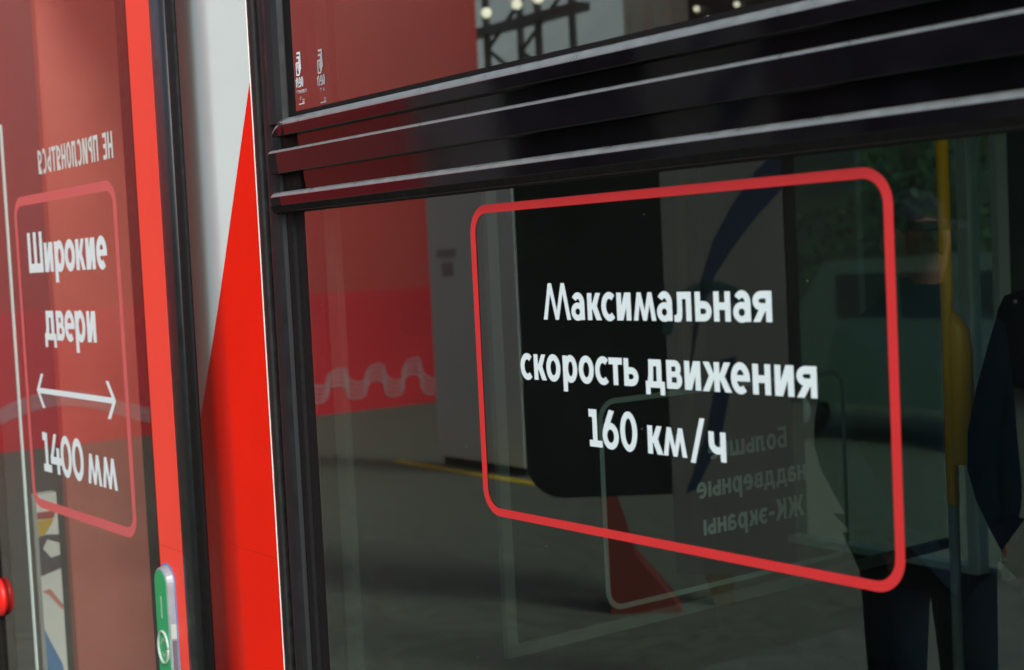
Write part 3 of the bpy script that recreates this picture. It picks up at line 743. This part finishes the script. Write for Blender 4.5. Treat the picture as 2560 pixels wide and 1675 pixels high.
SKIN = mat('skin_tone', (0.20, 0.10, 0.07), 0.55)
SHOE = mat('dark_shoes', (0.02, 0.02, 0.02), 0.5)
def person(loc, rz, hgt, coat_c, leg_c, hair_c, label, coat_low=.78, cap_c=None, bag=False, group=None, bend=0.0):
    root = empty('person', loc, label, 'person', group); root.rotation_euler = (0, 0, rz)
    k = hgt / 1.75
    P = lambda *a: tuple(k * v for v in a)
    # continuous body: pelvis-spine-neck-head, arms, legs with feet  (faces -y)
    pts = [P(0, 0, .93), P(0, .01, 1.12), P(0, .0, 1.34), P(0, .01, 1.46), P(0, -.01, 1.54), P(0, -.02, 1.63), P(0, -.01, 1.71)]
    rad = [(.15, .11), (.135, .10), (.15, .105), .06, .055, (.078, .098), (.055, .07)]
    ed = [(i, i + 1) for i in range(6)]
    for sgn in (-1, 1):
        b = len(pts)
        pts += [P(sgn * .17, .01, 1.39), P(sgn * .225, .05, 1.12), P(sgn * .19, -.05, .95), P(sgn * .15, -.08, .88)]
        rad += [.06, .048, .037, .035]; ed += [(2, b), (b, b + 1), (b + 1, b + 2), (b + 2, b + 3)]
        for fi in range(4):
            c = len(pts); off = (-.022 + .015 * fi) * sgn
            pts += [P(sgn * .145 + off, -.095, .835), P(sgn * .14 + off, -.09, .80 + .006 * abs(fi - 1.5))]
            rad += [.0105, .009]; ed += [(b + 3, c), (c, c + 1)]
        c = len(pts); pts += [P(sgn * .115, -.105, .86), P(sgn * .105, -.115, .83)]; rad += [.012, .010]; ed += [(b + 3, c), (c, c + 1)]
        c = len(pts)
        pts += [P(sgn * .095, 0, .86), P(sgn * .105, -.01, .48), P(sgn * .11, .03, .09), P(sgn * .12, -.12, .04)]
        rad += [.088, .060, .042, (.040, .032)]; ed += [(0, c), (c, c + 1), (c + 1, c + 2), (c + 2, c + 3)]
    body = skin('body', pts, ed, [tuple(k * q for q in r) if isinstance(r, tuple) else k * r for r in rad], SKIN); body.parent = root
    # face: nose, ears
    bm = bmesh.new(); tube(bm, [P(0, -.105, 1.655), P(0, -.128, 1.62), P(0, -.108, 1.612)], [.006 * k, .014 * k, .010 * k], 8)
    from_bm('nose', bm, SKIN, root, True)
    for sgn in (-1, 1):
        bm = bmesh.new(); tube(bm, [P(sgn * .080, .0, 1.605), P(sgn * .090, .01, 1.63), P(sgn * .084, .0, 1.665)], [.008 * k, .014 * k, .012 * k], 8)
        from_bm('ear', bm, SKIN, root, True)
    cm = mat('coat_cloth', coat_c, .95, spec=.03, noise=.2, nscale=25)
    cp = [P(0, .0, coat_low), P(0, .01, 1.12), P(0, .0, 1.34), P(0, .01, 1.48), P(0, .01, 1.575)]
    crad = [(.25, .18), (.205, .155), (.21, .15), (.10, .09), (.085, .085)]
    ce = [(0, 1), (1, 2), (2, 3), (3, 4)]
    for sgn in (-1, 1):
        b = len(cp)
        cp += [P(sgn * .185, .01, 1.385), P(sgn * .235, .05, 1.12), P(sgn * .19, -.05, .95), P(sgn * .14, -.075, .85)]; crad += [.082, .070, .062, .060]; ce += [(2, b), (b, b + 1), (b + 1, b + 2), (b + 2, b + 3)]
    o = skin('coat', cp, ce, [tuple(k * q for q in r) if isinstance(r, tuple) else k * r for r in crad], cm); o.parent = root
    lm = mat('trouser_cloth', leg_c, .95, spec=.03, noise=.2, nscale=25)
    tp = [P(0, 0, .93)]; trd = [(.16, .12)]; te = []
    for sgn in (-1, 1):
        b = len(tp); tp += [P(sgn * .097, 0, .84), P(sgn * .108, -.01, .48), P(sgn * .113, .03, .10)]; trd += [.102, .078, .066]; te += [(0, b), (b, b + 1), (b + 1, b + 2)]
    o = skin('trousers', tp, te, [tuple(k * q for q in r) if isinstance(r, tuple) else k * r for r in trd], lm); o.parent = root
    for sgn in (-1, 1):
        o = skin('shoe', [P(sgn * .112, .05, .055), P(sgn * .115, -.06, .05), P(sgn * .122, -.16, .042)], [(0, 1), (1, 2)], [k * .055, k * .052, k * .042], SHOE); o.parent = root
    hm = mat('hair', hair_c, .7)
    if cap_c:
        capm = mat('cap_cloth', cap_c, .95, spec=.02, noise=.9, nscale=28)
        o = skin('cap', [P(0, .03, 1.68), P(0, -.01, 1.725), P(0, -.03, 1.735)], [(0, 1), (1, 2)], [(.098 * k, .105 * k), (.09 * k, .085 * k), (.06 * k, .05 * k)], capm); o.parent = root
        bm = bmesh.new(); pr2 = None
        for i in range(9):
            a = math.pi * (i / 8); x = .085 * math.cos(a); c = [bm.verts.new(P(x, -.085 - .01 * math.sin(a), 1.69)), bm.verts.new(P(x * .9, -.10 - .085 * math.sin(a), 1.672)), bm.verts.new(P(x * .9, -.10 - .085 * math.sin(a), 1.664)), bm.verts.new(P(x, -.085 - .01 * math.sin(a), 1.680))]
            if pr2:
                for q in range(4): bm.faces.new((pr2[q], c[q], c[(q + 1) % 4], pr2[(q + 1) % 4]))
            pr2 = c
        from_bm('cap_peak', bm, capm, root, True)
        o = skin('hair', [P(0, .065, 1.66), P(0, .075, 1.60), P(0, .06, 1.56)], [(0, 1), (1, 2)], [(.07 * k, .05 * k), (.068 * k, .04 * k), (.05 * k, .03 * k)], hm); o.parent = root
    else:
        o = skin('hair', [P(0, -.02, 1.725), P(0, .04, 1.70), P(0, .075, 1.63), P(0, .07, 1.56)], [(0, 1), (1, 2), (2, 3)], [(.075 * k, .07 * k), (.088 * k, .075 * k), (.085 * k, .05 * k), (.07 * k, .035 * k)], hm); o.parent = root
    if bag:
        bmt = mat('navy_strap', (.01, .02, .07), .7)
        bm = bmesh.new(); tube(bm, [P(-.13, -.13, 1.44), P(-.02, -.17, 1.30), P(.12, -.18, 1.08), P(.22, -.10, .90), P(.20, .08, .92), P(.0, .17, 1.2), P(-.12, .10, 1.45), P(-.13, -.13, 1.44)], .035 * k, 8)
        from_bm('bag_strap', bm, bmt, root, True)
        bm = bmesh.new(); box(bm, .14 * k, -.12 * k, .66 * k, .30 * k, .16 * k, .94 * k); from_bm('shoulder_bag', bm, bmt, root, False, .03)
    return root
# tall black kiosk on a red foot
kiosk = empty('kiosk', (-2.95, -2.80, 0), 'tall black kiosk with rounded lower corners on a splayed red foot', 'kiosk')
kiosk.rotation_euler = (0, 0, math.atan2(-.67, .58))
def local(o): o.parent = kiosk; return o
hw = .443; prof = []
for cx, st in ((hw - .16, 270), (-hw + .16, 180)):
    pp = [(cx + .16 * math.cos(math.radians(st + 90 * k / 8)), .66 + .16 * math.sin(math.radians(st + 90 * k / 8))) for k in range(9)]
    prof.append(pp)
outline = [(-hw, 2.25)] + prof[1] + prof[0] + [(hw, 2.25)]
local(sweep('kiosk_body', [[(x, y, z) for x, z in outline] for y in (-.30, 0.0)], mat('black_laminate', (.006, .006, .006), .6, spec=.25), None))
local(sweep('foot', [[(-.13, .0, .5), (-.06, .0, .5), (-.06, -.07, .5), (-.13, -.07, .5)], [(-.115, .02, .25), (.01, .02, .25), (.01, -.12, .25), (-.115, -.12, .25)], [(-.105, .04, .0), (.20, .04, .0), (.20, -.2, .0), (-.105, -.2, .0)]], mat('red_foot_paint', (.17, .026, .019), .6), None))
local(sweep('brace', [[(.20, -.08, .5), (.40, -.08, .5), (.40, -.14, .5), (.20, -.14, .5)], [(.34, -.06, .0), (.43, -.06, .0), (.43, -.14, .0), (.34, -.14, .0)]], mat('beige_brace_paint', (.13, .115, .06), .6), None))
# grey board with a dark blue swoosh
board = empty('display_board', (-1.815, -2.29, 0), 'slim grey board printed with dark blue swoosh and teal ring', 'board')
board.rotation_euler = (0, 0, math.atan2(-.28, .29))
o = boxes('board_panel', [(-.205, -.035, .42, .205, 0, 2.3)], mat('grey_board', (.17, .18, .165), .6, noise=.08, nscale=4), None); o.parent = board
bp = lambda x, z: (x, .0015, z)
sw = []
cen = [(.205, 1.80, .07), (.12, 1.72, .075), (.04, 1.62, .07), (-.03, 1.51, .06), (-.08, 1.38, .05), (-.11, 1.24, .035), (-.13, 1.10, .01)]
for (a, b, w1), (c, d, w2) in zip(cen[:-1], cen[1:]): sw.append([(a, b + w1), (a, b - w1), (c - .0, d - w2), (c, d + w2)])
o = decal('swoosh', sw, bp, mat('navy_print', (.018, .036, .078), .6), None); o.parent = board
o = decal('ring', ring(-.05, 1.24, .17, .19, .035, .04, 20, 175, 20), bp, mat('teal_print', (.02, .07, .075), .6), None); o.parent = board
sw2 = [[(-.02, 1.16), (.03, 1.17), (-.03, .90), (-.09, .88)], [(-.03, .90), (-.09, .88), (-.16, .70), (-.12, .72)]]
o = decal('stroke', sw2, bp, mat('dark_blue_print', (.01, .03, .07), .6), None); o.parent = board

person((-0.52, -1.67, 0), math.radians(110), 1.64, (.003, .010, .018), (.006, .014, .028), (.02, .016, .014), 'man in mottled dark cap and navy jacket near the train', .70, cap_c=(.022, .025, .036))

# passenger inside, a dark shape at the right end of the window
person((0.27, 1.25, 0.0), math.radians(60), 1.74, (.0025, .003, .004), (.002, .002, .003), (.004, .004, .004), 'passenger in black clothes standing inside behind the window', .62)

# ------------------------------------------------------------------ trees
BARK = mat('bark', (.06, .045, .03), .9)
LEAF = mat('leaf', (.035, .065, .024), .7, noise=.4, nscale=1.5)
def tree(loc, h, seed, label, group):
    rnd = random.Random(seed)
    root = empty('tree', loc, label, 'tree', group)
    bm = bmesh.new()
    tube(bm, [(0, 0, -.9), (.05, .02, h * .3), (.0, .05, h * .62), (.06, .0, h * .85)], [.16, .12, .07, .02], 8)
    for i in range(7):
        a = rnd.uniform(0, 6.28); z = h * rnd.uniform(.3, .65)
        tube(bm, [(0.03, 0.02, z), (.5 * math.cos(a), .5 * math.sin(a), z + .5), (1.1 * math.cos(a), 1.1 * math.sin(a), z + 1.0)], [.05, .035, .012], 6)
    from_bm('trunk', bm, BARK, root, True)
    bm = bmesh.new()
    clumps = [(rnd.gauss(0, .95), rnd.gauss(0, .95), h * rnd.uniform(.32, 1.0), rnd.uniform(.35, .75)) for _ in range(26)]
    for cx, cy, cz, cr in clumps:
        for _ in range(150):
            d = Vector((rnd.gauss(0, 1), rnd.gauss(0, 1), rnd.gauss(0, 1))).normalized() * cr * rnd.uniform(.5, 1.1)
            p = Vector((cx, cy, cz)) + d; s = rnd.uniform(.04, .085)
            a = Vector((rnd.gauss(0, 1), rnd.gauss(0, 1), rnd.gauss(0, 1))).normalized(); b2 = a.orthogonal().normalized()
            bm.faces.new([bm.verts.new(p + a * s), bm.verts.new(p + b2 * s * .5), bm.verts.new(p - a * s), bm.verts.new(p - b2 * s * .5)])
    me = bpy.data.meshes.new('crown'); bm.to_mesh(me); bm.free(); me.materials.append(LEAF)
    link_mesh('crown', me, root)
    return root
def copy_tree(o, loc, s, label, rz):
    c = o.copy(); COL.objects.link(c); c.location = loc; c.scale = (s, s, s); c.rotation_euler = (0, 0, rz); c['label'] = label
    for ch in o.children:
        d = ch.copy(); COL.objects.link(d); d.parent = c
    return c
G1, G2 = 'trees at the back of the platform', 'trees beyond the far side of the train'
t0 = tree((-9.5, -15, 0), 5.5, 1, 'broad green tree at the back of the platform, left of the row', G1)
copy_tree(t0, (-6.2, -16.5, 0), .9, 'smaller green tree in the middle of the platform row', 2.0)
copy_tree(t0, (-13.5, -17.5, 0), 1.25, 'tallest green tree standing behind the pavilion', 4.0)
copy_tree(t0, (-2.5, -15, 0), 1.05, 'leaning green tree at the right end of the platform row', 1.1)
t1 = tree((-8.5, 15.0, -.9), 6.5, 5, 'bushy tree seen beyond the far window of the train', G2)
copy_tree(t1, (-13.0, 17.5, -.9), 1.1, 'taller bushy tree seen beyond the screen inside the train', 2.4)
copy_tree(t1, (-5.2, 14.5, -.9), .9, 'smaller bushy tree seen beyond the yellow pole', 5.1)

# pale van parked beyond the far side of the train
van = empty('parked_van', (-9.6, 13.0, -.86), 'pale grey van with dark windows parked beyond the far train window', 'van')
vb = sweep('van_body', [[(-1.6, y, .45), (-1.6, y, 1.25), (-1.1, y, 1.45), (-.55, y, 2.15), (2.1, y, 2.2), (2.2, y, .45)] for y in (-.85, .85)], mat('van_paint', (.11, .15, .135), .45), van)
for a, b, c, d in ((-.35, 1.5, .45, 2.0), (.6, 1.5, 1.3, 2.0), (1.42, 1.5, 2.05, 2.0)): boxes('window', [(a, -.865, b, c, -.852, d)], M['screen'], van)
for x in (-1.0, 1.5):
    bm = bmesh.new(); bmesh.ops.create_cone(bm, cap_ends=True, segments=24, radius1=.33, radius2=.33, depth=.22, matrix=Matrix.Translation((x, -.80, .33)) @ Matrix.Rotation(math.pi / 2, 4, 'X'))
    wh = from_bm('wheel', bm, M['rubber'], van)
    bm = bmesh.new(); bmesh.ops.create_cone(bm, cap_ends=True, segments=24, radius1=.2, radius2=.18, depth=.02, matrix=Matrix.Translation((x, -.92, .33)) @ Matrix.Rotation(math.pi / 2, 4, 'X'))
    from_bm('rim', bm, M['grey_plastic'], wh)
